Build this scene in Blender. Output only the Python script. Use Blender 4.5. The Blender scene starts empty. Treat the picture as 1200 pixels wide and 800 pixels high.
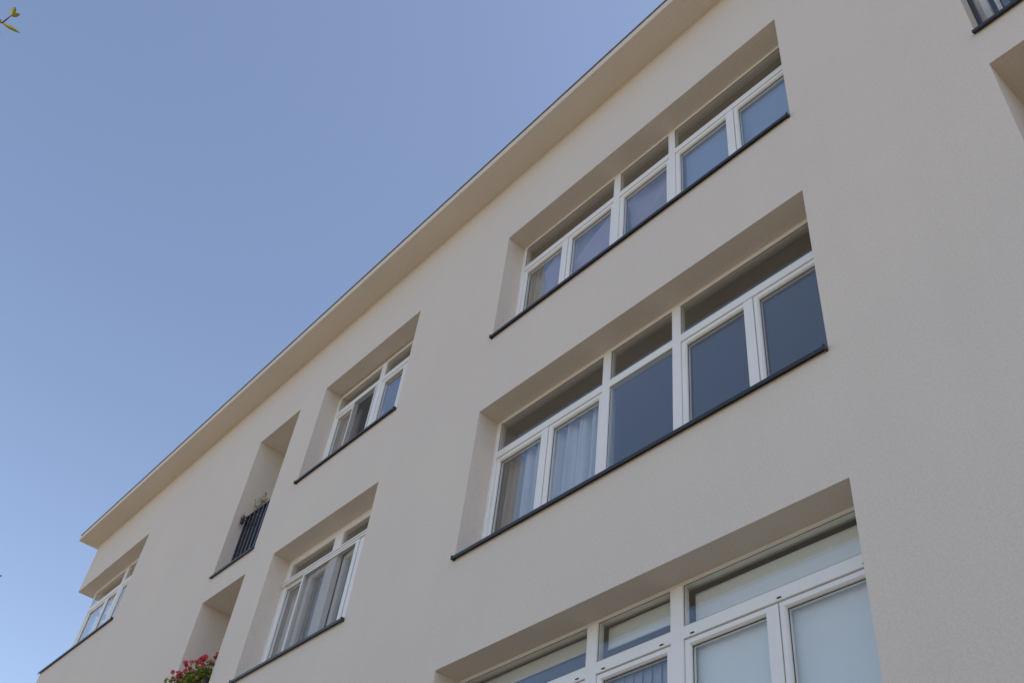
import bpy, bmesh, math, random
from mathutils import Vector, Matrix

R = math.radians
SC = bpy.context.scene
COL = SC.collection
random.seed(11)

# ------------------------------------------------------------------ camera
F_PX, W_PX = 1160.15, 1200.0
CAM_POS = Vector((0.0, -4.9, 1.6))
right = Vector((0.65587034, 0.74734308, 0.10635989))
up = Vector((0.47831726, -0.52044164, 0.70735641))
fwd = Vector((-0.58399203, 0.41306032, 0.69880933))
cd = bpy.data.cameras.new('camera')
cam = bpy.data.objects.new('camera', cd)
COL.objects.link(cam)
m = Matrix((right, up, -fwd)).transposed().to_4x4()
m.translation = CAM_POS
cam.matrix_world = m
cd.sensor_fit = 'HORIZONTAL'
cd.sensor_width = 36.0
cd.lens = 36.0 * F_PX / W_PX
cd.clip_start = 0.05
cd.clip_end = 6000.0
SC.camera = cam

# ------------------------------------------------------------------ world and sun
SUN_EL, SUN_AZ = R(51), R(64)            # azimuth from +Y (behind the facade) towards +X
world = bpy.data.worlds.new('World')
SC.world = world
world.use_nodes = True
wn = world.node_tree
sky = wn.nodes.new('ShaderNodeTexSky')
sky.sky_type = 'NISHITA'
sky.sun_disc = False
sky.sun_elevation = SUN_EL
sky.sun_rotation = SUN_AZ
sky.altitude = 200
sky.air_density = 1.0
sky.dust_density = 1.3
sky.ozone_density = 1.5
bg = wn.nodes['Background']
tint = wn.nodes.new('ShaderNodeMix')       # even, slightly warm white balance of the whole sky
tint.data_type = 'RGBA'; tint.blend_type = 'MULTIPLY'
tint.inputs[0].default_value = 1.0
tint.inputs[7].default_value = (1.02, 0.905, 0.84, 1.0)
wn.links.new(sky.outputs[0], tint.inputs[6])
wn.links.new(tint.outputs[2], bg.inputs[0])
bg.inputs[1].default_value = 0.13

sd = bpy.data.lights.new('sun', 'SUN')
sd.energy = 3.2
sd.angle = R(0.53)
sd.color = (1.0, 0.93, 0.82)
sun = bpy.data.objects.new('sun', sd)
COL.objects.link(sun)
sdir = Vector((math.sin(SUN_AZ) * math.cos(SUN_EL), math.cos(SUN_AZ) * math.cos(SUN_EL), math.sin(SUN_EL)))
sun.rotation_euler = sdir.to_track_quat('Z', 'Y').to_euler()
sun.location = (30, 30, 60)

vs = SC.view_settings
vs.view_transform = 'Standard'
vs.look = 'None'
vs.exposure = 1.06
vs.gamma = 1.0
vs.use_curve_mapping = False
SC.render.engine = 'CYCLES'
SC.cycles.max_bounces = 12
SC.cycles.diffuse_bounces = 6
SC.cycles.transparent_max_bounces = 24

# ------------------------------------------------------------------ materials
def new_mat(name):
    mt = bpy.data.materials.new(name)
    mt.use_nodes = True
    nt = mt.node_tree
    return mt, nt, nt.nodes['Principled BSDF']

def texco(nt, scale=(1, 1, 1)):
    tc = nt.nodes.new('ShaderNodeTexCoord')
    mp = nt.nodes.new('ShaderNodeMapping')
    mp.inputs['Scale'].default_value = scale
    nt.links.new(tc.outputs['Object'], mp.inputs[0])
    return mp.outputs[0]

def noise(nt, co, scale, detail=4, rough=0.55):
    n = nt.nodes.new('ShaderNodeTexNoise')
    n.inputs['Scale'].default_value = scale
    n.inputs['Detail'].default_value = detail
    n.inputs['Roughness'].default_value = rough
    nt.links.new(co, n.inputs['Vector'])
    return n.outputs['Fac']

def ramp(nt, fac, stops):
    r = nt.nodes.new('ShaderNodeValToRGB')
    r.color_ramp.elements[0].position = stops[0][0]
    r.color_ramp.elements[0].color = (*stops[0][1], 1)
    r.color_ramp.elements[1].position = stops[-1][0]
    r.color_ramp.elements[1].color = (*stops[-1][1], 1)
    for p, c in stops[1:-1]:
        e = r.color_ramp.elements.new(p)
        e.color = (*c, 1)
    nt.links.new(fac, r.inputs[0])
    return r.outputs[0]

def mixc(nt, mode, fac, a, b):
    mx = nt.nodes.new('ShaderNodeMix')
    mx.data_type = 'RGBA'
    mx.blend_type = mode
    for sock, v in ((mx.inputs[0], fac), (mx.inputs[6], a), (mx.inputs[7], b)):
        if hasattr(v, 'links'):
            nt.links.new(v, sock)
        elif isinstance(v, (int, float)):
            sock.default_value = v
        else:
            sock.default_value = (*v, 1)
    return mx.outputs[2]

def bump(nt, h, strength, dist, prev=None):
    b = nt.nodes.new('ShaderNodeBump')
    b.inputs['Strength'].default_value = strength
    b.inputs['Distance'].default_value = dist
    nt.links.new(h, b.inputs['Height'])
    if prev:
        nt.links.new(prev, b.inputs['Normal'])
    return b.outputs[0]

def stucco(name, base, dark=0.9):
    mt, nt, p = new_mat(name)
    co = texco(nt)
    grain = noise(nt, co, 95, 3, 0.6)
    mid = noise(nt, co, 42, 5, 0.65)
    big = noise(nt, co, 0.55, 5, 0.6)
    streak = noise(nt, texco(nt, (2.6, 2.6, 0.16)), 1.0, 4, 0.6)
    lo = tuple(c * dark for c in base)
    hi = tuple(min(1, c * (2 - dark)) for c in base)
    c = ramp(nt, mid, [(0.3, lo), (0.7, hi)])
    c = mixc(nt, 'MULTIPLY', 0.5, c, ramp(nt, grain, [(0.32, (0.80, 0.79, 0.78)), (0.62, (1.0, 1.0, 1.0))]))
    c = mixc(nt, 'MULTIPLY', 0.55, c, ramp(nt, big, [(0.3, (0.925, 0.925, 0.935)), (0.7, (1.0, 0.995, 0.985))]))
    c = mixc(nt, 'MULTIPLY', 0.15, c, ramp(nt, streak, [(0.34, (0.93, 0.925, 0.915)), (0.6, (1, 1, 1))]))
    nt.links.new(c, p.inputs['Base Color'])
    p.inputs['Roughness'].default_value = 0.95
    p.inputs['Specular IOR Level'].default_value = 0.15
    n1 = bump(nt, noise(nt, co, 1.7, 3), 0.25, 0.02)
    n2 = bump(nt, mid, 0.26, 0.006, n1)
    n3 = bump(nt, grain, 0.45, 0.0035, n2)
    nt.links.new(n3, p.inputs['Normal'])
    return mt

def plain(name, col, rough=0.5, spec=0.5, metal=0.0, var=0.06, scale=9.0, bmp=0.0, bscale=60):
    mt, nt, p = new_mat(name)
    co = texco(nt)
    f = noise(nt, co, scale, 5, 0.6)
    lo = tuple(max(0, c * (1 - var)) for c in col)
    hi = tuple(min(1, c * (1 + var)) for c in col)
    nt.links.new(ramp(nt, f, [(0.3, lo), (0.7, hi)]), p.inputs['Base Color'])
    p.inputs['Roughness'].default_value = rough
    p.inputs['Specular IOR Level'].default_value = spec
    p.inputs['Metallic'].default_value = metal
    if bmp:
        nt.links.new(bump(nt, noise(nt, co, bscale, 3), bmp, 0.004), p.inputs['Normal'])
    return mt

def glass_mat(name, ior=1.54, tint=(0.95, 0.97, 0.97)):
    mt = bpy.data.materials.new(name)
    mt.use_nodes = True
    nt = mt.node_tree
    nt.nodes.clear()
    out = nt.nodes.new('ShaderNodeOutputMaterial')
    geo = nt.nodes.new('ShaderNodeNewGeometry')
    dot = nt.nodes.new('ShaderNodeVectorMath'); dot.operation = 'DOT_PRODUCT'
    nt.links.new(geo.outputs['Normal'], dot.inputs[0])
    nt.links.new(geo.outputs['Incoming'], dot.inputs[1])
    def mth(op, a, b=None):
        n = nt.nodes.new('ShaderNodeMath'); n.operation = op
        for i, v in enumerate((a, b)):
            if v is None:
                continue
            if hasattr(v, 'links'):
                nt.links.new(v, n.inputs[i])
            else:
                n.inputs[i].default_value = v
        return n.outputs[0]
    c = mth('ABSOLUTE', dot.outputs['Value'])
    # unpolarised Fresnel of one surface; each face of the pane stands for the two surfaces of one sheet
    g = mth('SQRT', mth('ADD', mth('MULTIPLY', c, c), ior * ior - 1.0))
    gm, gp = mth('SUBTRACT', g, c), mth('ADD', g, c)
    q1 = mth('DIVIDE', gm, gp)
    q2 = mth('DIVIDE', mth('SUBTRACT', mth('MULTIPLY', c, gp), 1.0), mth('ADD', mth('MULTIPLY', c, gm), 1.0))
    f = mth('MULTIPLY', mth('MULTIPLY', mth('MULTIPLY', q1, q1), 0.5), mth('ADD', mth('MULTIPLY', q2, q2), 1.0))
    f = mth('DIVIDE', mth('MULTIPLY', f, 2.0), mth('ADD', f, 1.0))
    tr = nt.nodes.new('ShaderNodeBsdfTransparent'); tr.inputs[0].default_value = (*tint, 1)
    gl = nt.nodes.new('ShaderNodeBsdfGlossy'); gl.inputs['Roughness'].default_value = 0.0
    gl.inputs[0].default_value = (1, 1, 1, 1)
    mx = nt.nodes.new('ShaderNodeMixShader')
    nt.links.new(f, mx.inputs[0]); nt.links.new(tr.outputs[0], mx.inputs[1]); nt.links.new(gl.outputs[0], mx.inputs[2])
    nt.links.new(mx.outputs[0], out.inputs[0])
    return mt

def sheer_mat(name, col, alpha):
    mt, nt, p = new_mat(name)
    nt.nodes.remove(p)
    out = nt.nodes['Material Output']
    co = texco(nt, (1, 1, 0.05))
    c = ramp(nt, noise(nt, co, 26, 3), [(0.3, tuple(x * 0.86 for x in col)), (0.7, col)])
    df = nt.nodes.new('ShaderNodeBsdfDiffuse'); nt.links.new(c, df.inputs[0])
    tl = nt.nodes.new('ShaderNodeBsdfTranslucent'); nt.links.new(c, tl.inputs[0])
    m1 = nt.nodes.new('ShaderNodeMixShader'); m1.inputs[0].default_value = 0.2
    nt.links.new(df.outputs[0], m1.inputs[1]); nt.links.new(tl.outputs[0], m1.inputs[2])
    tp = nt.nodes.new('ShaderNodeBsdfTransparent')
    m2 = nt.nodes.new('ShaderNodeMixShader'); m2.inputs[0].default_value = alpha
    nt.links.new(tp.outputs[0], m2.inputs[1]); nt.links.new(m1.outputs[0], m2.inputs[2])
    nt.links.new(m2.outputs[0], out.inputs[0])
    return mt

def leaf_mat(name, a, b, trans=0.3):
    mt, nt, p = new_mat(name)
    out = nt.nodes['Material Output']
    c = ramp(nt, noise(nt, texco(nt), 14, 3), [(0.32, a), (0.68, b)])
    nt.links.new(c, p.inputs['Base Color'])
    p.inputs['Roughness'].default_value = 0.5
    tl = nt.nodes.new('ShaderNodeBsdfTranslucent'); nt.links.new(c, tl.inputs[0])
    mx = nt.nodes.new('ShaderNodeMixShader'); mx.inputs[0].default_value = trans
    nt.links.new(p.outputs[0], mx.inputs[1]); nt.links.new(tl.outputs[0], mx.inputs[2])
    nt.links.new(mx.outputs[0], out.inputs[0])
    return mt

M = dict(
    stucco=stucco('stucco', (0.75, 0.682, 0.610), dark=0.95),
    pvc=plain('white_pvc', (0.86, 0.855, 0.84), 0.32, 0.5, var=0.025, scale=3),
    seal=plain('rubber_seal', (0.03, 0.03, 0.03), 0.7, 0.3),
    sill=plain('anthracite_sill', (0.024, 0.027, 0.034), 0.36, 0.5, var=0.15, scale=12),
    rail=plain('anthracite_railing', (0.036, 0.045, 0.066), 0.26, 0.5, var=0.12, scale=12),
    flashing=plain('roof_flashing', (0.22, 0.19, 0.165), 0.5, 0.5, var=0.15),
    roof=plain('roof_membrane', (0.22, 0.21, 0.20), 0.9, 0.2, var=0.2),
    glass=glass_mat('window_glass'),
    interior=plain('interior_paint', (0.34, 0.31, 0.27), 0.9, 0.2, var=0.05, scale=1.5),
    floor=plain('interior_floor', (0.20, 0.14, 0.09), 0.6, 0.3, var=0.2, scale=3),
    blind=plain('white_blind', (0.86, 0.86, 0.84), 0.9, 0.2, var=0.02, scale=3),
    slat=plain('blue_grey_slat', (0.34, 0.37, 0.42), 0.8, 0.2, var=0.05, scale=6),
    lilac=plain('lilac_reflection_cloth', (0.42, 0.36, 0.46), 0.9, 0.2, var=0.10, scale=2),  # purple of the glass reflections put into the cloth colour
    pale_blue=plain('pale_blue_reflection', (0.28, 0.37, 0.50), 0.9, 0.2, var=0.03, scale=2),  # blue of the glass reflection put into the fabric colour
    sheer=sheer_mat('sheer_curtain', (0.83, 0.84, 0.87), 0.97),
    sheer2=sheer_mat('taupe_curtain', (0.55, 0.49, 0.43), 0.95),
    grey_curtain=sheer_mat('grey_curtain', (0.36, 0.36, 0.39), 0.95),
    screen=sheer_mat('insect_mesh', (0.28, 0.28, 0.28), 0.19),
    ground=None,
)

def ground_mat():
    mt, nt, p = new_mat('paving')
    co = texco(nt)
    c = ramp(nt, noise(nt, co, 0.35, 6, 0.6), [(0.3, (0.168, 0.141, 0.097)), (0.7, (0.226, 0.193, 0.139))])
    c = mixc(nt, 'MULTIPLY', 0.5, c, ramp(nt, noise(nt, co, 40, 4), [(0.3, (0.75, 0.75, 0.75)), (0.7, (1, 1, 1))]))
    nt.links.new(c, p.inputs['Base Color'])
    p.inputs['Roughness'].default_value = 0.92
    nt.links.new(bump(nt, noise(nt, co, 55, 4), 0.4, 0.006), p.inputs['Normal'])
    return mt
M['ground'] = ground_mat()

# ------------------------------------------------------------------ helpers
class MB:
    def __init__(s):
        s.v, s.f = [], []
    def quad(s, a, b, c, d):
        n = len(s.v)
        s.v += [tuple(a), tuple(b), tuple(c), tuple(d)]
        s.f.append((n, n + 1, n + 2, n + 3))
    def box(s, x0, x1, y0, y1, z0, z1):
        n = len(s.v)
        s.v += [(x, y, z) for z in (z0, z1) for y in (y0, y1) for x in (x0, x1)]
        for f in ((0, 2, 3, 1), (4, 5, 7, 6), (0, 1, 5, 4), (2, 6, 7, 3), (0, 4, 6, 2), (1, 3, 7, 5)):
            s.f.append(tuple(n + i for i in f))
    def extrude(s, sec, axis_from, axis_to, place):
        """closed section swept straight between two positions"""
        n, k = len(s.v), len(sec)
        s.v += [place(p, axis_from) for p in sec] + [place(p, axis_to) for p in sec]
        for i in range(k):
            j = (i + 1) % k
            s.f.append((n + i, n + j, n + k + j, n + k + i))
        s.f.append(tuple(n + i for i in reversed(range(k))))
        s.f.append(tuple(n + k + i for i in range(k)))
    def ring(s, x0, x1, z0, z1, w, y0, y1, ch=0.014, wb=None):
        """mitred rectangular frame with a chamfer towards the opening"""
        wb = wb or w
        e = 0.004
        sec = [(0, y1), (0, y0 + e), (e, y0), (w - ch, y0), (w, y0 + ch * 1.3), (w, y1)]
        n, k = len(s.v), len(sec)
        for cx, cz, sx, sz in ((x0, z0, 1, 1), (x1, z0, -1, 1), (x1, z1, -1, -1), (x0, z1, 1, -1)):
            s.v += [(cx + sx * i, y, cz + sz * i) for i, y in sec]
        for c in range(4):
            d = (c + 1) % 4
            for i in range(k):
                j = (i + 1) % k
                s.f.append((n + c * k + i, n + d * k + i, n + d * k + j, n + c * k + j))
    def tube(s, pts, rads, seg=6):
        n0 = len(s.v)
        for i, p in enumerate(pts):
            p = Vector(p)
            t = (Vector(pts[min(i + 1, len(pts) - 1)]) - Vector(pts[max(i - 1, 0)])).normalized()
            a = t.orthogonal().normalized(); b = t.cross(a)
            for k in range(seg):
                th = 2 * math.pi * k / seg
                s.v.append(tuple(p + (a * math.cos(th) + b * math.sin(th)) * rads[i]))
        for i in range(len(pts) - 1):
            for k in range(seg):
                l = (k + 1) % seg
                s.f.append((n0 + i * seg + k, n0 + i * seg + l, n0 + (i + 1) * seg + l, n0 + (i + 1) * seg + k))
        s.f.append(tuple(n0 + k for k in reversed(range(seg))))
        s.f.append(tuple(n0 + (len(pts) - 1) * seg + k for k in range(seg)))
    def build(s, name, mat, parent=None, bevel=0.0, smooth=False):
        me = bpy.data.meshes.new(name)
        me.from_pydata(s.v, [], s.f)
        bm = bmesh.new(); bm.from_mesh(me)
        bmesh.ops.recalc_face_normals(bm, faces=bm.faces)
        bm.to_mesh(me); bm.free()
        me.materials.append(mat)
        if smooth:
            for p in me.polygons:
                p.use_smooth = True
        o = bpy.data.objects.new(name, me)
        COL.objects.link(o)
        if parent:
            o.parent = parent
        if bevel:
            b = o.modifiers.new('edge', 'BEVEL')
            b.width = bevel; b.segments = 2; b.limit_method = 'ANGLE'; b.angle_limit = R(40)
        return o

def empty(name, parent=None, loc=(0, 0, 0)):
    o = bpy.data.objects.new(name, None)
    o.empty_display_size = 0.2
    COL.objects.link(o)
    o.location = loc
    if parent:
        o.parent = parent
    return o

def tag(o, label=None, cat=None, group=None, kind=None):
    if label: o['label'] = label
    if cat: o['category'] = cat
    if group: o['group'] = group
    if kind: o['kind'] = kind
    return o

def boxobj(name, mat, parent, *b, bevel=0.0):
    q = MB(); q.box(*b)
    return q.build(name, mat, parent, bevel)

# ------------------------------------------------------------------ ground
g = MB()
g.quad((-2500, -2500, 0), (2500, -2500, 0), (2500, 2500, 0), (-2500, 2500, 0))
tag(g.build('ground', M['ground']), kind='structure')

# ------------------------------------------------------------------ building shell
XL, XR = -22.39, 9.0
YB = 10.5
TOPL, TOPR = 13.555, 13.76          # underside of the eave at XL / XR
def eave_z(x):
    return 13.55 + (x + 22.4) * (13.68 - 13.55) / (22.4 - 3.5)
WT = 0.42                            # wall thickness
YF = 0.285                           # front of the window frames
YD = 0.62                            # front of the balcony doors

building = tag(empty('apartment_building', loc=(0, 0, 0)),
               'pale greige rendered apartment block with deep set white windows and a flat projecting eave', 'building')

# openings: name, x0, x1, z0, z1
OPEN = {
    'A': (-7.365, -2.825, 10.24, 12.218), 'B': (-7.365, -2.825, 7.035, 9.031), 'C': (-7.368, -2.826, 3.84, 5.832),
    'D': (-12.0, -9.405, 10.265, 12.225), 'E': (-12.008, -9.393, 7.06, 9.023),
    'F': (-14.16, -12.817, 9.445, 12.231), 'G': (-14.158, -12.81, 6.24, 9.006),
    'K': (-1.046, 0.30, 9.49, 12.231), 'L': (-1.046, 0.30, 6.28, 9.006),
    'H': (None, -18.70, 10.31, 12.28), 'I': (None, -18.70, 7.10, 9.027),
}
BALC = ('F', 'G', 'K', 'L')
def wall_mesh():
    bm = bmesh.new()
    xs = sorted({XL, XR, *(v for o in OPEN.values() for v in o[:2] if v is not None)} | {x * 1.0 for x in range(-21, 9, 3)})
    zs = sorted({0.0, 13.0, *(v for o in OPEN.values() for v in o[2:])})
    # merge values that are nearly the same
    def thin(l):
        r = [l[0]]
        for v in l[1:]:
            if v - r[-1] > 1e-4: r.append(v)
        return r
    xs, zs = thin(xs), thin(zs)
    zs.append(None)                  # eave line
    cache = {}
    def V(x, y, z):
        zz = eave_z(x) + 0.02 if z is None else z
        k = (round(x, 4), round(y, 4), round(zz, 4))
        if k not in cache: cache[k] = bm.verts.new((x, y, zz))
        return cache[k]
    def solid(i, j):
        if not (0 <= i < len(xs) - 1 and 0 <= j < len(zs) - 1): return None
        cx = (xs[i] + xs[i + 1]) / 2
        z0, z1 = zs[j], zs[j + 1]
        cz = (z0 + (13.5 if z1 is None else z1)) / 2
        for n, (a, b, c, d) in OPEN.items():
            if (XL if a is None else a) < cx < b and c < cz < d: return n
        return ''
    def face(*vv):
        try: bm.faces.new(vv)
        except ValueError: pass
    for i in range(len(xs) - 1):
        for j in range(len(zs) - 1):
            s = solid(i, j)
            x0, x1, z0, z1 = xs[i], xs[i + 1], zs[j], zs[j + 1]
            if s == '':
                face(V(x0, 0, z0), V(x1, 0, z0), V(x1, 0, z1), V(x0, 0, z1))
                continue
            dp = 0.72 if s in BALC else WT
            # reveals round this opening cell
            for di, dj, a, b in ((-1, 0, (x0, z0), (x0, z1)), (1, 0, (x1, z1), (x1, z0)), (0, -1, (x1, z0), (x0, z0)), (0, 1, (x0, z1), (x1, z1))):
                t = solid(i + di, j + dj)
                if t == s: continue
                if t is None: continue
                face(V(a[0], 0, a[1]), V(b[0], 0, b[1]), V(b[0], dp, b[1]), V(a[0], dp, a[1]))
    # side wall facing -x, with the corner window openings carried round it
    ys = [0, 3.6, YB]
    zside = [0.0, 7.10, 9.027, 10.31, 12.28, None]
    for a in range(2):
        for j in range(5):
            if a == 0 and j in (1, 3):
                continue
            face(V(XL, ys[a + 1], zside[j]), V(XL, ys[a], zside[j]), V(XL, ys[a], zside[j + 1]), V(XL, ys[a + 1], zside[j + 1]))
    for z in (7.10, 9.027, 10.31, 12.28):        # reveal soffits and sills of the side openings
        face(V(XL, 0, z), V(XL + WT, WT, z), V(XL + WT, 3.6, z), V(XL, 3.6, z))
    for z0, z1 in ((7.10, 9.027), (10.31, 12.28)):
        face(V(XL, 3.6, z0), V(XL + WT, 3.6, z0), V(XL + WT, 3.6, z1), V(XL, 3.6, z1))
    # other outer walls
    face(V(XR, 0, 0), V(XR, YB, 0), V(XR, YB, None), V(XR, 0, None))
    face(V(XR, YB, 0), V(XL, YB, 0), V(XL, YB, None), V(XR, YB, None))
    bmesh.ops.recalc_face_normals(bm, faces=bm.faces)
    me = bpy.data.meshes.new('wall')
    bm.to_mesh(me); bm.free()
    me.materials.append(M['stucco'])
    o = bpy.data.objects.new('wall', me)
    COL.objects.link(o); o.parent = building
    b = o.modifiers.new('edge', 'BEVEL'); b.width = 0.011; b.segments = 2; b.limit_method = 'ANGLE'; b.angle_limit = R(40)
    return o
wall_mesh()

# eave: slab that projects 0.43 m, with a metal drip edge above
q = MB()
EX0, EX1, EY0 = XL - 0.27, XR + 0.3, -0.43
def eave_box(mb, x0, x1, y0, y1, dz0, dz1):
    n = len(mb.v)
    mb.v += [(x, y, eave_z(x) + dz) for dz in (dz0, dz1) for y in (y0, y1) for x in (x0, x1)]
    for f in ((0, 2, 3, 1), (4, 5, 7, 6), (0, 1, 5, 4), (2, 6, 7, 3), (0, 4, 6, 2), (1, 3, 7, 5)):
        mb.f.append(tuple(n + i for i in f))
eave_box(q, EX0, EX1, EY0, YB + 0.3, 0.0, 0.135)
eave = q.build('eave', M['stucco'], building, bevel=0.008)
q = MB(); eave_box(q, EX0 + 0.012, EX1, EY0 - 0.018, YB + 0.31, 0.137, 0.152)
q.build('drip_edge', M['flashing'], eave, bevel=0.004)
q = MB(); eave_box(q, EX0 + 0.2, EX1 - 0.2, EY0 + 0.2, YB + 0.1, 0.155, 0.21)
q.build('roof', M['roof'], building)

# interior: slabs, partitions and a back wall so that every room is closed
for z in (3.10, 6.03, 9.205, 12.41):
    boxobj('ceiling_slab', M['interior'], building, XL + 0.45, XR - 0.1, WT + 0.004 if z != 9.205 else WT + 0.004, 6.0, z, z + 0.13)
for x in (-18.2, -14.6, -12.45, -8.6, -1.7, 0.75):
    boxobj('partition', M['interior'], building, x - 0.06, x + 0.06, WT + 0.004, 6.0, 3.24, 12.40)
boxobj('back_wall', M['interior'], building, XL + 0.45, XR - 0.1, 6.01, 6.13, 3.0, 12.6)

# ------------------------------------------------------------------ windows
def sill(win, x0, x1, zl, endcaps=True, lip=0.035, y_out=-0.042):
    sec = [(y_out, zl), (y_out, zl + lip), (YF + 0.005, zl + lip + 0.03), (YF + 0.005, zl + lip + 0.012), (y_out + 0.014, zl + lip - 0.012), (y_out + 0.014, zl)]
    q = MB(); q.extrude(sec, x0 + 0.006, x1 - 0.006, lambda p, x: (x, p[0], p[1]))
    s = q.build('sill', M['sill'], win, bevel=0.0025)
    if endcaps:
        for x in (x0 - 0.006, x1 - 0.021):
            q = MB(); q.box(x, x + 0.022, y_out - 0.006, 0.012, zl - 0.004, zl + lip + 0.010)
            q.build('sill_end_cap', M['sill'], win, bevel=0.004)

PR = random.Random(77)
def pane(win, x0, x1, z0, z1, y):
    """each pane sits a hair out of true, so reflections break from pane to pane"""
    hx, hz = (x1 - x0) / 2 + 0.003, (z1 - z0) / 2 + 0.003
    q = MB(); q.box(-hx, hx, 0.0, 0.024, -hz, hz)
    o = q.build('pane', M['glass'], win)
    o.location = ((x0 + x1) / 2, y, (z0 + z1) / 2)
    o.rotation_euler = (R(PR.uniform(-0.22, 0.22)), 0, R(PR.uniform(-0.3, 0.3)))
    return o

def sash(win, x0, x1, z0, z1, w=0.052, y0=None, glass=True, mat=None):
    y0 = YF + 0.014 if y0 is None else y0
    g_ = 0.004
    q = MB(); q.ring(x0 + g_, x1 - g_, z0 + g_, z1 - g_, w, y0, y0 + 0.066, ch=0.012)
    o = q.build('sash', mat or M['pvc'], win)
    q = MB(); i = w + g_ - 0.001
    q.ring(x0 + i, x1 - i, z0 + i, z1 - i, 0.006, y0 + 0.030, y0 + 0.036, ch=0.002)
    q.build('glazing_seal', M['seal'], win)
    if glass:
        pane(win, x0 + w, x1 - w, z0 + w, z1 - w, y0 + 0.034)
    return o

def bars(win, name, *boxes):
    for b in boxes:
        boxobj(name, M['pvc'], win, *b, bevel=0.004)

def drain(win, x, z):
    boxobj('drain_slot', M['seal'], win, x - 0.018, x + 0.018, YF - 0.004, YF + 0.004, z - 0.004, z + 0.004)

def wide_window(key, ztop_glass, ztr1, ztr0, muls, sashes, fixed_mid, zl, drains=False):
    x0, x1, z0, z1 = OPEN[key]
    win = empty('window', building)
    zb = z0 + 0.075                        # top of the bottom frame member
    fw = 0.062
    wt = max(0.02, z1 - ztop_glass - 0.024)     # face of the head; the render covers the rest
    ztop_glass = z1 - wt
    fs = 0.06
    q = MB()
    q.ring(x0, x1, z0 + 0.002, z1 + fs - wt, fs, YF, YF + 0.085)
    q.build('frame', M['pvc'], win)
    xi0, xi1 = x0 + fs, x1 - fs
    for a, b in muls:
        boxobj('mullion', M['pvc'], win, a, b, YF + 0.001, YF + 0.083, z0 + 0.03, ztop_glass - 0.0005, bevel=0.005)
    edges = [xi0] + [v for ab in muls for v in ab] + [xi1]
    for i in range(0, len(edges), 2):
        a, b = edges[i], edges[i + 1]
        boxobj('transom', M['pvc'], win, a - 0.001, b + 0.001, YF + 0.003, YF + 0.08, ztr0, ztr1, bevel=0.005)
        q = MB(); q.ring(a + 0.001, b - 0.001, ztr1 + 0.001, ztop_glass - 0.001, 0.006, YF + 0.006, YF + 0.05, ch=0.003)
        q.build('glazing_bead', M['pvc'], win)
        q = MB(); q.ring(a + 0.006, b - 0.006, ztr1 + 0.006, ztop_glass - 0.006, 0.004, YF + 0.010, YF + 0.015, ch=0.001)
        q.build('glazing_seal', M['seal'], win)
        pane(win, a + 0.006, b - 0.006, ztr1 + 0.006, ztop_glass - 0.006, YF + 0.016)
        if drains:
            drain(win, a + 0.09, ztr0 + 0.02); drain(win, b - 0.09, ztr0 + 0.02)
            if b - a > 1.2: drain(win, (a + b) / 2 + 0.05, ztr0 + 0.02)
    for a, b in sashes:
        sash(win, a, b, z0 + 0.03, ztr0 - 0.004)
    for (a, b), (c, d) in zip(sashes, sashes[1:]):
        if abs(b - c) < 0.02:
            boxobj('meeting_strip', M['pvc'], win, b - 0.100, b + 0.003, YF + 0.001, YF + 0.0145, z0 + 0.045, ztr0 - 0.018, bevel=0.004)
    if fixed_mid:
        a, b = muls[0][1], muls[1][0]
        q = MB(); q.ring(a + 0.001, b - 0.001, z0 + 0.03, ztr0 - 0.001, 0.006, YF + 0.006, YF + 0.05, ch=0.003)
        q.build('glazing_bead', M['pvc'], win)
        q = MB(); q.ring(a + 0.006, b - 0.006, z0 + 0.036, ztr0 - 0.006, 0.004, YF + 0.010, YF + 0.015, ch=0.001)
        q.build('glazing_seal', M['seal'], win)
        pane(win, a + 0.006, b - 0.006, z0 + 0.036, ztr0 - 0.006, YF + 0.016)
    sill(win, x0, x1, zl)
    return win

wide_window('A', 12.165, 11.79, 11.70, [(-5.602, -5.497), (-4.671, -4.576)],
            [(-7.303, -6.43), (-6.43, -5.602), (-5.497, -4.671), (-4.576, -3.70), (-3.70, -2.887)], False, 10.222)
wide_window('B', 8.972, 8.575, 8.484, [(-5.612, -5.506), (-4.641, -4.538)],
            [(-7.303, -6.43), (-6.43, -5.612), (-4.538, -3.672), (-3.672, -2.887)], True, 7.018)
wide_window('C', 5.79, 5.45, 5.352, [(-5.619, -5.497), (-4.687, -4.561)],
            [(-7.32, -6.46), (-6.46, -5.619), (-5.497, -4.687), (-4.561, -3.695), (-3.695, -2.87)], False, 3.82, drains=True)

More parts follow.
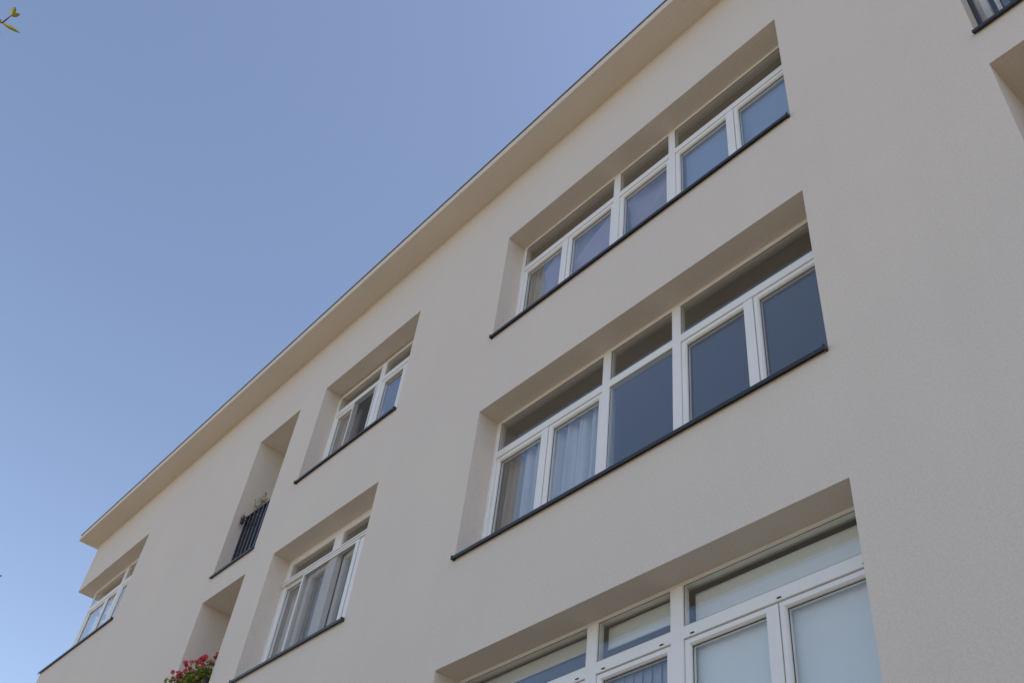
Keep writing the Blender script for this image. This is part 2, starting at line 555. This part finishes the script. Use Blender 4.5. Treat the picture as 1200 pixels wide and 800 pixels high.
def half_window(key, ztop_glass, ztr1, ztr0, mul, cols, zl, x0=None, skip=(), side=0.06):
    ox0, x1, z0, z1 = OPEN[key]
    x0 = ox0 if x0 is None else x0
    win = empty('window', building)
    wt = max(0.02, z1 - ztop_glass - 0.024)
    ztop_glass = z1 - wt
    fw = side
    q = MB(); q.ring(x0, x1, z0 + 0.002, z1 + fw - wt, fw, YF, YF + 0.085)
    q.build('frame', M['pvc'], win)
    boxobj('mullion', M['pvc'], win, mul[0], mul[1], YF + 0.001, YF + 0.083, z0 + 0.03, ztop_glass - 0.0005, bevel=0.005)
    for a, b in ((x0 + fw, mul[0]), (mul[1], x1 - fw)):
        boxobj('transom', M['pvc'], win, a - 0.001, b + 0.001, YF + 0.003, YF + 0.08, ztr0, ztr1, bevel=0.005)
        q = MB(); q.ring(a + 0.001, b - 0.001, ztr1 + 0.001, ztop_glass - 0.001, 0.006, YF + 0.006, YF + 0.05, ch=0.003)
        q.build('glazing_bead', M['pvc'], win)
        pane(win, a + 0.006, b - 0.006, ztr1 + 0.006, ztop_glass - 0.006, YF + 0.016)
    for k, (a, b) in enumerate(cols):
        if k in skip: continue
        sash(win, a, b, z0 + 0.03, ztr0 - 0.004, w=0.052)
    if key in ('D', 'E'):
        sill(win, x0, x1, zl)
    return win

wD = half_window('D', 12.125, 11.845, 11.755, (-10.76, -10.64),
                 [(-11.965, -11.40), (-11.40, -10.76), (-10.64, -10.025), (-10.025, -9.45)], 10.245, skip=(1,), side=0.034)
wE = half_window('E', 8.905, 8.70, 8.60, (-10.775, -10.58),
                 [(-11.965, -11.40), (-11.385, -10.79), (-10.57, -10.0), (-9.98, -9.46)], 7.04, skip=(1, 2), side=0.10)
# D: second sash swung inwards behind an insect screen
def open_sash(win, xh, width, z0, z1, ang, y0):
    """sash hinged on its right side, turned into the room"""
    q = MB(); q.ring(-width, 0, z0, z1, 0.075, 0.0, 0.066, ch=0.012)
    o = q.build('sash', M['pvc'], win)
    o.location = (xh, y0, 0); o.rotation_euler = (0, 0, -ang)
    q = MB(); q.box(-width + 0.07, -0.07, 0.034, 0.058, z0 + 0.07, z1 - 0.07)
    p = q.build('pane', M['glass'], win)
    p.location = (xh, y0, 0); p.rotation_euler = (0, 0, -ang)
def screen_panel(win, x0, x1, z0, z1, y, w=0.022, mat=None):
    q = MB(); q.ring(x0, x1, z0, z1, w, y, y + 0.016, ch=0.004)
    q.build('screen_frame', M['pvc'], win)
    boxobj('insect_screen', M['screen'], win, x0 + w - 0.004, x1 - w + 0.004, y + 0.007, y + 0.009, z0 + w - 0.004, z1 - w + 0.004)
open_sash(wD, -10.775, 0.60, 10.32, 11.74, R(38), YF + 0.03)
screen_panel(wD, -11.405, -10.77, 10.30, 11.75, YF - 0.012, w=0.018)
open_sash(wE, -10.80, 0.57, 7.12, 8.57, R(3), YF + 0.02)
open_sash(wE, -10.09, 0.47, 7.12, 8.57, R(7), YF + 0.03)
boxobj('screen_post', M['pvc'], wE, -10.075, -10.022, YF - 0.024, YF + 0.012, 7.075, 8.572, bevel=0.004)
boxobj('screen_post', M['pvc'], wE, -10.014, -9.92, YF - 0.012, YF + 0.012, 7.075, 8.572, bevel=0.004)
screen_panel(wE, -11.405, -10.077, 7.10, 8.575, YF - 0.022, w=0.03)
boxobj('screen_rail', M['pvc'], wE, -11.99, -9.42, YF - 0.034, YF - 0.001, 8.578, 8.606, bevel=0.004)
boxobj('screen_rail', M['pvc'], wE, -11.99, -9.42, YF - 0.04, YF - 0.001, 8.618, 8.634, bevel=0.003)

# corner windows: one leaf on the facade and one on the side wall
def corner_window(key, zl):
    _, x1, z0, z1 = OPEN[key]
    xc = XL + 0.36
    k = z1 - 12.28
    win = half_window(key, 12.215 + k, 11.86 + k, 11.76 + k, (-20.35, -20.21),
                      [(xc + 0.10, -20.96), (-20.96, -20.35), (-20.21, -19.50), (-19.50, -18.75)], zl, x0=xc)
    # side leaf in the plane x = xc
    def bx(name, mat, y0, y1, za, zb, d=0.0, t=0.08):
        boxobj(name, mat, win, xc + d, xc + d + t, y0, y1, za, zb, bevel=0.004 if mat is M['pvc'] else 0)
    ya, yb = YF + 0.088, 3.6
    for z in ((z0 + 0.002, z0 + 0.08), (11.76 + k, 11.86 + k), (12.215 + k, z1 - 0.002)):
        bx('frame', M['pvc'], ya, yb, *z)
    for y in (ya + 0.03, ya + 0.85, ya + 1.6, ya + 2.4, yb - 0.09):
        bx('mullion', M['pvc'], y, y + 0.085, z0 + 0.081, 11.7595 + k)
        bx('mullion', M['pvc'], y, y + 0.085, 11.8605 + k, 12.2145 + k)
    for a, b in zip((0.03, 0.85, 1.6, 2.4), (0.85, 1.6, 2.4, yb - 0.09 - ya)):
        bx('pane', M['glass'], ya + a + 0.08, ya + b + 0.005, z0 + 0.075, 11.765 + k, 0.034, 0.024)
        bx('pane', M['glass'], ya + a + 0.08, ya + b + 0.005, 11.855 + k, 12.22 + k, 0.034, 0.024)
    # sill that turns the corner
    lip = 0.042
    q = MB(); q.extrude([(-0.042, zl), (-0.042, zl + lip), (YF + 0.005, zl + lip + 0.03), (YF + 0.005, zl + lip + 0.012), (-0.028, zl + lip - 0.012), (-0.028, zl)],
                        XL - 0.042, x1 - 0.006, lambda p, x: (x, p[0], p[1]))
    q.build('sill', M['sill'], win, bevel=0.0025)
    q = MB(); q.extrude([(XL - 0.041, zl + 0.001), (XL - 0.041, zl + lip), (xc + 0.005, zl + lip + 0.03), (xc + 0.005, zl + lip + 0.012), (XL - 0.028, zl + lip - 0.012), (XL - 0.028, zl + 0.001)],
                        YF + 0.006, 3.59, lambda p, y: (p[0], y, p[1]))
    q.build('sill', M['sill'], win, bevel=0.0025)
    q = MB(); q.box(x1 - 0.012, x1 + 0.012, -0.048, 0.012, zl - 0.006, zl + lip + 0.014)
    q.build('sill_end_cap', M['sill'], win, bevel=0.004)
    return win
corner_window('H', 10.29)
corner_window('I', 7.08)

# ------------------------------------------------------------------ balcony doors and railings
def balcony(key):
    x0, x1, z0, z1 = OPEN[key]
    door = empty('balcony_door', building)
    q = MB(); q.ring(x0 + 0.002, x1 - 0.002, z0 + 0.03, z1 - 0.002, 0.07, YD, YD + 0.085)
    q.build('frame', M['pvc'], door)
    xm = (x0 + x1) / 2
    for a, b in ((x0 + 0.07, xm), (xm, x1 - 0.07)):
        sash(door, a, b, z0 + 0.10, z1 - 0.075, w=0.085, y0=YD - 0.01)
    # floor plate with a thin front lip
    q = MB(); q.extrude([(-0.04, z0 - 0.02), (-0.04, z0 + 0.014), (YD, z0 + 0.024), (YD, z0 + 0.004), (-0.028, z0 - 0.004), (-0.028, z0 - 0.02)],
                        x0 - 0.012, x1 + 0.012, lambda p, x: (x, p[0], p[1]))
    q.build('threshold', M['sill'], door, bevel=0.0025)
    rl = empty('railing', building)
    zt = z0 + 1.285
    yb = 0.205
    boxobj('top_rail', M['rail'], rl, x0 + 0.004, x1 - 0.004, yb - 0.004, yb + 0.046, zt - 0.03, zt, bevel=0.003)
    boxobj('bottom_rail', M['rail'], rl, x0 + 0.004, x1 - 0.004, yb, yb + 0.042, z0 + 0.09, z0 + 0.12, bevel=0.003)
    n = 10
    for i in range(n):
        x = x0 + 0.022 + i * (x1 - x0 - 0.044) / (n - 1)
        boxobj('baluster', M['rail'], rl, x - 0.018, x + 0.018, yb + 0.002, yb + 0.040, z0 + (0.03 if i in (0, n - 1) else 0.1205), zt - 0.0305, bevel=0.002)
    return rl
for k in BALC:
    balcony(k)

# ------------------------------------------------------------------ curtains and blinds
def curtain(name, mat, label, x0, x1, z0, z1, y, amp=0.03, wl=0.13, seed=1, group=None):
    rnd = random.Random(seed)
    q = MB()
    n = int((x1 - x0) / 0.012)
    rows = 9
    ph = [rnd.uniform(0, 6.28) for _ in range(4)]
    def yy(x, t):
        a = amp * (0.75 + 0.5 * t)
        return y + a * (math.sin(2 * math.pi * x / wl + ph[0] + 0.6 * math.sin(3.1 * x + ph[1]) + 0.35 * t * math.sin(5 * x + ph[2]))
                        + 0.45 * math.sin(2 * math.pi * x / (wl * 0.47) + ph[3]))
    for r in range(rows):
        t = r / (rows - 1)
        for i in range(n + 1):
            x = x0 + (x1 - x0) * i / n
            q.v.append((x, yy(x, t), z1 + (z0 - z1) * t))
    for r in range(rows - 1):
        for i in range(n):
            a = r * (n + 1) + i
            q.f.append((a, a + 1, a + n + 2, a + n + 1))
    o = q.build(name, mat, smooth=True)
    s = o.modifiers.new('cloth', 'SOLIDIFY'); s.thickness = 0.0012
    return tag(o, label, 'curtain', group)

curtain('curtain', M['sheer'], 'white sheer curtain in soft folds behind the left pair of second floor sashes', -6.95, -5.62, 7.08, 8.52, 0.455, amp=0.06, wl=0.17, seed=3)
curtain('curtain', M['sheer2'], 'taupe curtain gathered at the side of the sheer white curtain', -7.30, -6.88, 7.08, 8.52, 0.50, amp=0.04, wl=0.11, seed=5)
curtain('curtain', M['sheer'], 'thin white curtain behind the narrow sash beside the insect screen', -11.93, -11.38, 7.1, 8.62, 0.47, seed=8)
curtain('curtain', M['grey_curtain'], 'long grey curtain behind the insect screen of the open window', -11.33, -9.9, 7.1, 8.62, 0.52, amp=0.04, wl=0.17, seed=9)
curtain('curtain', M['sheer2'], 'grey beige curtain behind the narrow closed sash under the eave', -11.95, -11.40, 10.3, 11.78, 0.47, seed=12)

def roller(label, mat, x0, x1, z0, z1, y=0.405):
    t = empty('roller_blind', loc=((x0 + x1) / 2, y, z1))
    dx = (x1 - x0) / 2
    q = MB(); q.box(-dx, dx, -0.001, 0.001, z0 - z1, 0.0)
    q.build('fabric', mat, t)
    q = MB(); q.tube([(-dx, 0.02, 0.0), (dx, 0.02, 0.0)], [0.022, 0.022], 12)
    q.build('roller', M['pvc'], t, smooth=True)
    q = MB(); q.box(-dx, dx, -0.006, 0.006, z0 - z1 - 0.016, z0 - z1 + 0.006)
    q.build('bottom_bar', M['pvc'], t)
    return tag(t, label, 'blind')
roller('white roller blind pulled fully down behind two sashes and their fanlight', M['blind'], -4.53, -2.86, 3.95, 5.76)
roller('short white roller blind lowered a little above the vertical slat blind', M['blind'], -5.48, -4.70, 5.615, 5.79)
roller('long white roller blind lowered a few centimetres beside the vertical slat blind', M['blind'], -7.29, -5.64, 5.685, 5.79)
def reflection_drape(label, mat, x0, x1, z0, z1, y, seed, slope=1.5, amp=0.035):  # slanting folds shaped to imitate streaked reflections in the panes
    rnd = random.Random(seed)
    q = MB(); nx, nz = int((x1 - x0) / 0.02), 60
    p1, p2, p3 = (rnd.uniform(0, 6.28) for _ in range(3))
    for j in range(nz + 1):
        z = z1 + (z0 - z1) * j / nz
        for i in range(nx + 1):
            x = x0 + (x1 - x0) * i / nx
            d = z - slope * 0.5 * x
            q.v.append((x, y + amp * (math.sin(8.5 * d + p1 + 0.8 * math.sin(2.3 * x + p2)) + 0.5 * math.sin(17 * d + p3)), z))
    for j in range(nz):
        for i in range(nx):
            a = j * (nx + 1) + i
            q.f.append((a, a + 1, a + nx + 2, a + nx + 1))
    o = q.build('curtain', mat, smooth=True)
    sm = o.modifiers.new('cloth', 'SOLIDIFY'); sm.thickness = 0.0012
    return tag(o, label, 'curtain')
reflection_drape('curtain with reflections imitated by lilac tone and slanting folds behind the two end sashes of the top wide window', M['lilac'], -6.98, -5.62, 10.30, 11.72, 0.45, 4)
reflection_drape('curtain with reflections imitated by lilac tone and slanting folds behind the single middle sash of the top wide window', M['lilac'], -5.46, -4.68, 10.30, 11.72, 0.45, 9)
curtain('curtain', M['sheer2'], 'taupe curtain edge beside the reflection toned lilac curtain of the top wide window', -7.30, -6.95, 10.30, 11.72, 0.46, seed=15)
roller('added roller blind with a blue reflection put into its colour, next to the reflection toned lilac curtains in the top wide window', M['pale_blue'], -4.50, -2.90, 10.32, 11.74)  # blind added to give these panes their reflected blue

vb = tag(empty('vertical_blind', loc=(-5.09, 0.41, 5.36)), 'blue grey vertical slat blind beside the fully lowered white roller blind', 'blind')
q = MB(); q.box(-0.40, 0.40, -0.02, 0.02, 0.0, 0.03)
q.build('headrail', M['pvc'], vb)
sl = None
for i in range(8):
    if sl is None:
        q = MB()
        for k in range(6):
            u = -0.052 + 0.104 * k / 5
            q.v += [(u, 0.010 * math.cos(u / 0.052 * 1.4), 0.0), (u, 0.010 * math.cos(u / 0.052 * 1.4), -1.42)]
        for k in range(5):
            q.f.append((2 * k, 2 * k + 2, 2 * k + 3, 2 * k + 1))
        o = sl = q.build('slat', M['slat'], vb, smooth=True)
    else:
        o = sl.copy(); COL.objects.link(o); o.parent = vb
    o.location = (-0.35 + i * 0.1, 0, -0.004)
    o.rotation_euler = (0, 0, R(-10 + random.uniform(-4, 4)))

# ------------------------------------------------------------------ plants
def leaf_fan(mb, p, nrm, size, rnd, kind='round', cup=0.25):
    nrm = Vector(nrm).normalized()
    a = nrm.orthogonal().normalized()
    a.rotate(Matrix.Rotation(rnd.uniform(0, 6.28), 3, nrm))
    b = nrm.cross(a)
    p = Vector(p)
    n = len(mb.v)
    if kind == 'round':
        mb.v.append(tuple(p))
        K = 8
        for k in range(K):
            th = 2 * math.pi * k / K
            r = size * (1 + 0.12 * (-1) ** k)
            mb.v.append(tuple(p + (a * math.cos(th) + b * math.sin(th)) * r + nrm * size * cup * (0.6 + 0.4 * math.cos(2 * th))))
        for k in range(K):
            mb.f.append((n, n + 1 + k, n + 1 + (k + 1) % K))
    else:                                # pointed leaf along a, folded on its midrib
        L, Wd = size, size * 0.24
        prof = ((0, 0.0), (0.2, 0.75), (0.45, 1.0), (0.75, 0.65), (1.0, 0.0))
        for t, w in prof:
            c = p + a * (L * t) - nrm * (L * 0.22 * t * t)
            mb.v += [tuple(c), tuple(c + b * Wd * w + nrm * Wd * w * 0.5), tuple(c - b * Wd * w + nrm * Wd * w * 0.5)]
        for k in range(4):
            i = n + 3 * k
            mb.f.append((i, i + 3, i + 4, i + 1)); mb.f.append((i, i + 2, i + 5, i + 3))

M['ger_leaf'] = leaf_mat('geranium_leaf', (0.10, 0.15, 0.02), (0.36, 0.40, 0.06))
M['ger_flower'] = leaf_mat('geranium_flower', (0.60, 0.03, 0.08), (0.85, 0.12, 0.17), 0.2)
M['stem'] = plain('green_stem', (0.10, 0.13, 0.04), 0.7, 0.2)
M['box_plastic'] = plain('planter_plastic', (0.05, 0.045, 0.04), 0.6, 0.3)
M['dry_leaf'] = leaf_mat('yellow_leaf', (0.34, 0.29, 0.08), (0.66, 0.56, 0.20))
M['purple'] = leaf_mat('purple_bud', (0.18, 0.08, 0.16), (0.32, 0.20, 0.30))

def planter(x0, x1, y0, y1, z0, z1, parent):
    q = MB()
    t = 0.02
    n = 0
    sec_o = [(x0 + t, y0 + t, z0), (x1 - t, y0 + t, z0), (x1 - t, y1 - t, z0), (x0 + t, y1 - t, z0)]
    q.v += sec_o + [(x0, y0, z1), (x1, y0, z1), (x1, y1, z1), (x0, y1, z1)]
    q.v += [(x0 + 0.015, y0 + 0.015, z1), (x1 - 0.015, y0 + 0.015, z1), (x1 - 0.015, y1 - 0.015, z1), (x0 + 0.015, y1 - 0.015, z1)]
    q.v += [(x0 + 0.02, y0 + 0.02, z1 - 0.03), (x1 - 0.02, y0 + 0.02, z1 - 0.03), (x1 - 0.02, y1 - 0.02, z1 - 0.03), (x0 + 0.02, y1 - 0.02, z1 - 0.03)]
    q.f.append((3, 2, 1, 0))
    for L in range(3):
        for k in range(4):
            l = (k + 1) % 4
            q.f.append((4 * L + k, 4 * L + l, 4 * L + 4 + l, 4 * L + 4 + k))
    q.f.append((12, 13, 14, 15))
    return q.build('planter_box', M['box_plastic'], parent, bevel=0.004)

def geranium(x0, x1, yc, zb, seed, label):
    rnd = random.Random(seed)
    t = tag(empty('flower_box', loc=((x0 + x1) / 2, yc, zb)), label, 'flower box')
    cx = (x0 + x1) / 2
    hw = (x1 - x0) / 2
    planter(-hw, hw, -0.085, 0.085, -0.06, 0.12, t)
    st, lf, fl = MB(), MB(), MB()
    for i in range(90):
        x = rnd.uniform(-hw - 0.08, hw)
        tip = Vector((x + rnd.uniform(-0.14, 0.14), rnd.uniform(-0.24, 0.10), 0.15 + rnd.uniform(-0.14, 0.26)))
        b = Vector((x, rnd.uniform(-0.05, 0.05), 0.12))
        st.tube([b, (b + tip) / 2 + Vector((0, 0, 0.04)), tip], [0.004, 0.003, 0.002], 5)
        for k in range(9):
            f = rnd.uniform(0.35, 1.0)
            p = b.lerp(tip, f) + Vector((rnd.gauss(0, 0.035), rnd.gauss(0, 0.035), rnd.gauss(0, 0.03)))
            leaf_fan(lf, p, (rnd.gauss(0, 0.5), rnd.gauss(-0.4, 0.5), 1), rnd.uniform(0.018, 0.036), rnd)
    for i in range(30):
        x = rnd.uniform(-hw - 0.10, hw + 0.02)
        b = Vector((x * 0.9, rnd.uniform(-0.05, 0.0), 0.15))
        tip = Vector((x, rnd.uniform(-0.24, 0.0), rnd.uniform(0.26, 0.46)))
        st.tube([b, b.lerp(tip, 0.5) + Vector((0, -0.01, 0.03)), tip], [0.003, 0.0025, 0.002], 5)
        for k in range(26):
            d = Vector((rnd.gauss(0, 1), rnd.gauss(0, 1), rnd.gauss(0.2, 0.8))).normalized()
            leaf_fan(fl, tip + d * rnd.uniform(0.012, 0.036), d, rnd.uniform(0.010, 0.017), rnd, cup=0.35)
    st.build('stems', M['stem'], t); tag(t.children[-1], kind='stuff')
    tag(lf.build('leaves', M['ger_leaf'], t), kind='stuff')
    tag(fl.build('flowers', M['ger_flower'], t), kind='stuff')
    return t
geranium(-14.05, -12.92, 0.07, 7.33, 4, 'red geraniums in a long box hung on a balcony railing')

def wispy(x, y, z, seed, label, n, h, leafmat, cat='plant', spread=0.12):
    rnd = random.Random(seed)
    t = tag(empty('balcony_plant', loc=(x, y, z)), label, cat)
    q = MB(); 
    K = 14
    prof = [(0.055, -0.14), (0.075, -0.01), (0.08, 0.0), (0.07, 0.0), (0.066, -0.02)]
    for r, zz in prof:
        q.v += [(r * math.cos(2 * math.pi * k / K), r * math.sin(2 * math.pi * k / K), zz) for k in range(K)]
    for L in range(len(prof) - 1):
        for k in range(K):
            l = (k + 1) % K
            q.f.append((L * K + k, L * K + l, (L + 1) * K + l, (L + 1) * K + k))
    q.f.append(tuple(reversed(range(K)))); q.f.append(tuple((len(prof) - 1) * K + k for k in range(K)))
    q.build('flower_pot', M['box_plastic'], t)
    st, lf, bd = MB(), MB(), MB()
    for i in range(n):
        a = rnd.uniform(0, 6.28); s = rnd.uniform(0.2, 1) * spread
        tip = Vector((s * math.cos(a), s * math.sin(a), h * rnd.uniform(0.45, 1)))
        b = Vector((0.3 * s * math.cos(a), 0.3 * s * math.sin(a), -0.02))
        st.tube([b, b.lerp(tip, 0.5), tip], [0.003, 0.0025, 0.0015], 4)
        for k in range(9):
            p = b.lerp(tip, rnd.uniform(0.2, 1))
            leaf_fan(lf, p, (rnd.gauss(0, 1), rnd.gauss(0, 1), rnd.uniform(0, 1)), rnd.uniform(0.03, 0.065), rnd, 'long')
        if rnd.random() < 0.45:
            for k in range(7):
                d = Vector((rnd.gauss(0, 1), rnd.gauss(0, 1), rnd.gauss(0, 1))).normalized()
                leaf_fan(bd, tip + d * 0.012, d, 0.010, rnd)
    tag(st.build('stems', M['stem'], t), kind='stuff')
    tag(lf.build('leaves', leafmat, t), kind='stuff')
    if bd.v: tag(bd.build('buds', M['purple'], t), kind='stuff')
    return t
wispy(-13.93, 0.30, 10.66, 21, 'yellowing wispy plant on the top rail of the upper balcony', 20, 0.46, M['dry_leaf'], spread=0.17)
wp = wispy(-14.06, 0.13, 10.60, 22, 'small dark trailing plant at the reveal end of the upper balcony railing', 11, 0.16, M['purple'], spread=0.14)
wp.scale = (0.5, 0.5, 0.6)

# ------------------------------------------------------------------ young tree whose twig tips reach into the picture
M['bark'] = plain('bark', (0.14, 0.105, 0.075), 0.9, 0.2, var=0.35, scale=20, bmp=0.5)
M['tree_leaf'] = leaf_mat('tree_leaf', (0.11, 0.14, 0.018), (0.34, 0.31, 0.05), 0.35)
def pix_dir(u, v):
    return (right * ((u - 600) / F_PX) - up * ((v - 400) / F_PX) + fwd).normalized()
def tree():
    rnd = random.Random(5)
    base = Vector((-4.9, -8.6, 0.0))
    t = tag(empty('young_tree', loc=base), 'young tree with small yellow green leaves whose twig tips reach over the pavement', 'tree')
    tr, lf = MB(), MB()
    top = Vector((0.1, 0.1, 4.6))
    tr.tube([(0, 0, -0.1), (0.02, 0, 1.2), (0.0, 0.05, 2.6), (0.08, 0.08, 3.7), top], [0.085, 0.07, 0.055, 0.04, 0.02], 9)
    nrm = pix_dir(-40, 0).cross(pix_dir(-40, 800)).normalized()      # left side of the view, with a margin
    if nrm.dot(pix_dir(600, 400)) < 0: nrm = -nrm
    tips = []
    for i in range(26):
        z = rnd.uniform(2.2, 4.6)
        a = rnd.uniform(0, 6.28); L = rnd.uniform(0.6, 1.35) * (1.15 - 0.12 * z / 4.6)
        s = Vector((0.05, 0.06, z))
        e = s + Vector((math.cos(a) * L, math.sin(a) * L, rnd.uniform(0.25, 0.8)))
        if (base + e - CAM_POS).dot(nrm) > -0.35: continue
        m_ = s.lerp(e, 0.5) + Vector((0, 0, 0.08))
        tr.tube([s, m_, e], [0.02, 0.012, 0.005], 6)
        for k in range(5):
            f = rnd.uniform(0.4, 1)
            s2 = s.lerp(e, f)
            e2 = s2 + Vector((rnd.gauss(0, 0.25), rnd.gauss(0, 0.25), rnd.gauss(0.1, 0.2)))
            if (base + e2 - CAM_POS).dot(nrm) > -0.15: continue
            tr.tube([s2, e2], [0.006, 0.002], 5)
            for j in range(30):
                p = s2.lerp(e2, rnd.uniform(0.1, 1.05)) + Vector((rnd.gauss(0, 0.04), rnd.gauss(0, 0.04), rnd.gauss(0, 0.04)))
                leaf_fan(lf, p, (rnd.gauss(0, 0.7), rnd.gauss(0, 0.7), 1), rnd.uniform(0.04, 0.065), rnd, 'long')
    # the two twigs whose tips show
    def at(u, v, d): return CAM_POS + pix_dir(u, v) * d - base
    j0 = at(-4, 27, 3.7)
    s = Vector((0.08, 0.08, 3.75))
    tr.tube([s, s.lerp(j0, 0.5) + Vector((0, 0, 0.25)), s.lerp(j0, 0.85) + Vector((0, 0, 0.10)), j0, at(3, 27, 3.68)], [0.018, 0.010, 0.006, 0.004, 0.003], 6)
    tr.tube([at(3, 27, 3.68), at(13, 18.5, 3.68)], [0.0025, 0.0018], 5)
    def leaf_between(a, b, w, fold=0.5):
        a, b = Vector(a), Vector(b)
        d = b - a; L = d.length; d.normalize()
        side = d.cross((a + base - CAM_POS).normalized()).normalized()
        view = d.cross(side).normalized()
        n = len(lf.v)
        for tt, ww in ((0, 0.05), (0.2, 0.7), (0.45, 1.0), (0.75, 0.7), (1, 0.0)):
            c = a + d * L * tt + view * (L * 0.12 * tt * tt)
            lf.v.extend([tuple(c), tuple(c + side * w * ww + view * w * ww * fold), tuple(c - side * w * ww * 0.8 + view * w * ww * fold)])
        for k in range(4):
            i = n + 3 * k
            lf.f.append((i, i + 3, i + 4, i + 1)); lf.f.append((i, i + 2, i + 5, i + 3))
    leaf_between(at(2, 27, 3.68), at(25, 40, 3.66), 0.0070, 0.9)
    leaf_between(at(13, 18.5, 3.68), at(18, 9, 3.70), 0.009)
    leaf_between(at(13, 19, 3.68), at(24, 17, 3.68), 0.008)
    leaf_between(at(3, 27, 3.68), at(-6, 22, 3.68), 0.008)
    leaf_between(at(0, 36, 3.68), at(-10, 50, 3.68), 0.008)
    leaf_between(at(-8, 676, 4.6), at(3, 674, 4.6), 0.006)
    s = Vector((0.05, 0.06, 2.9)); e = at(-8, 676, 4.6)
    tr.tube([s, s.lerp(e, 0.5) + Vector((0, 0, 0.15)), e], [0.014, 0.008, 0.002], 6)
    tr.build('trunk', M['bark'], t, smooth=True)
    tag(lf.build('crown', M['tree_leaf'], t), kind='stuff')
tree()
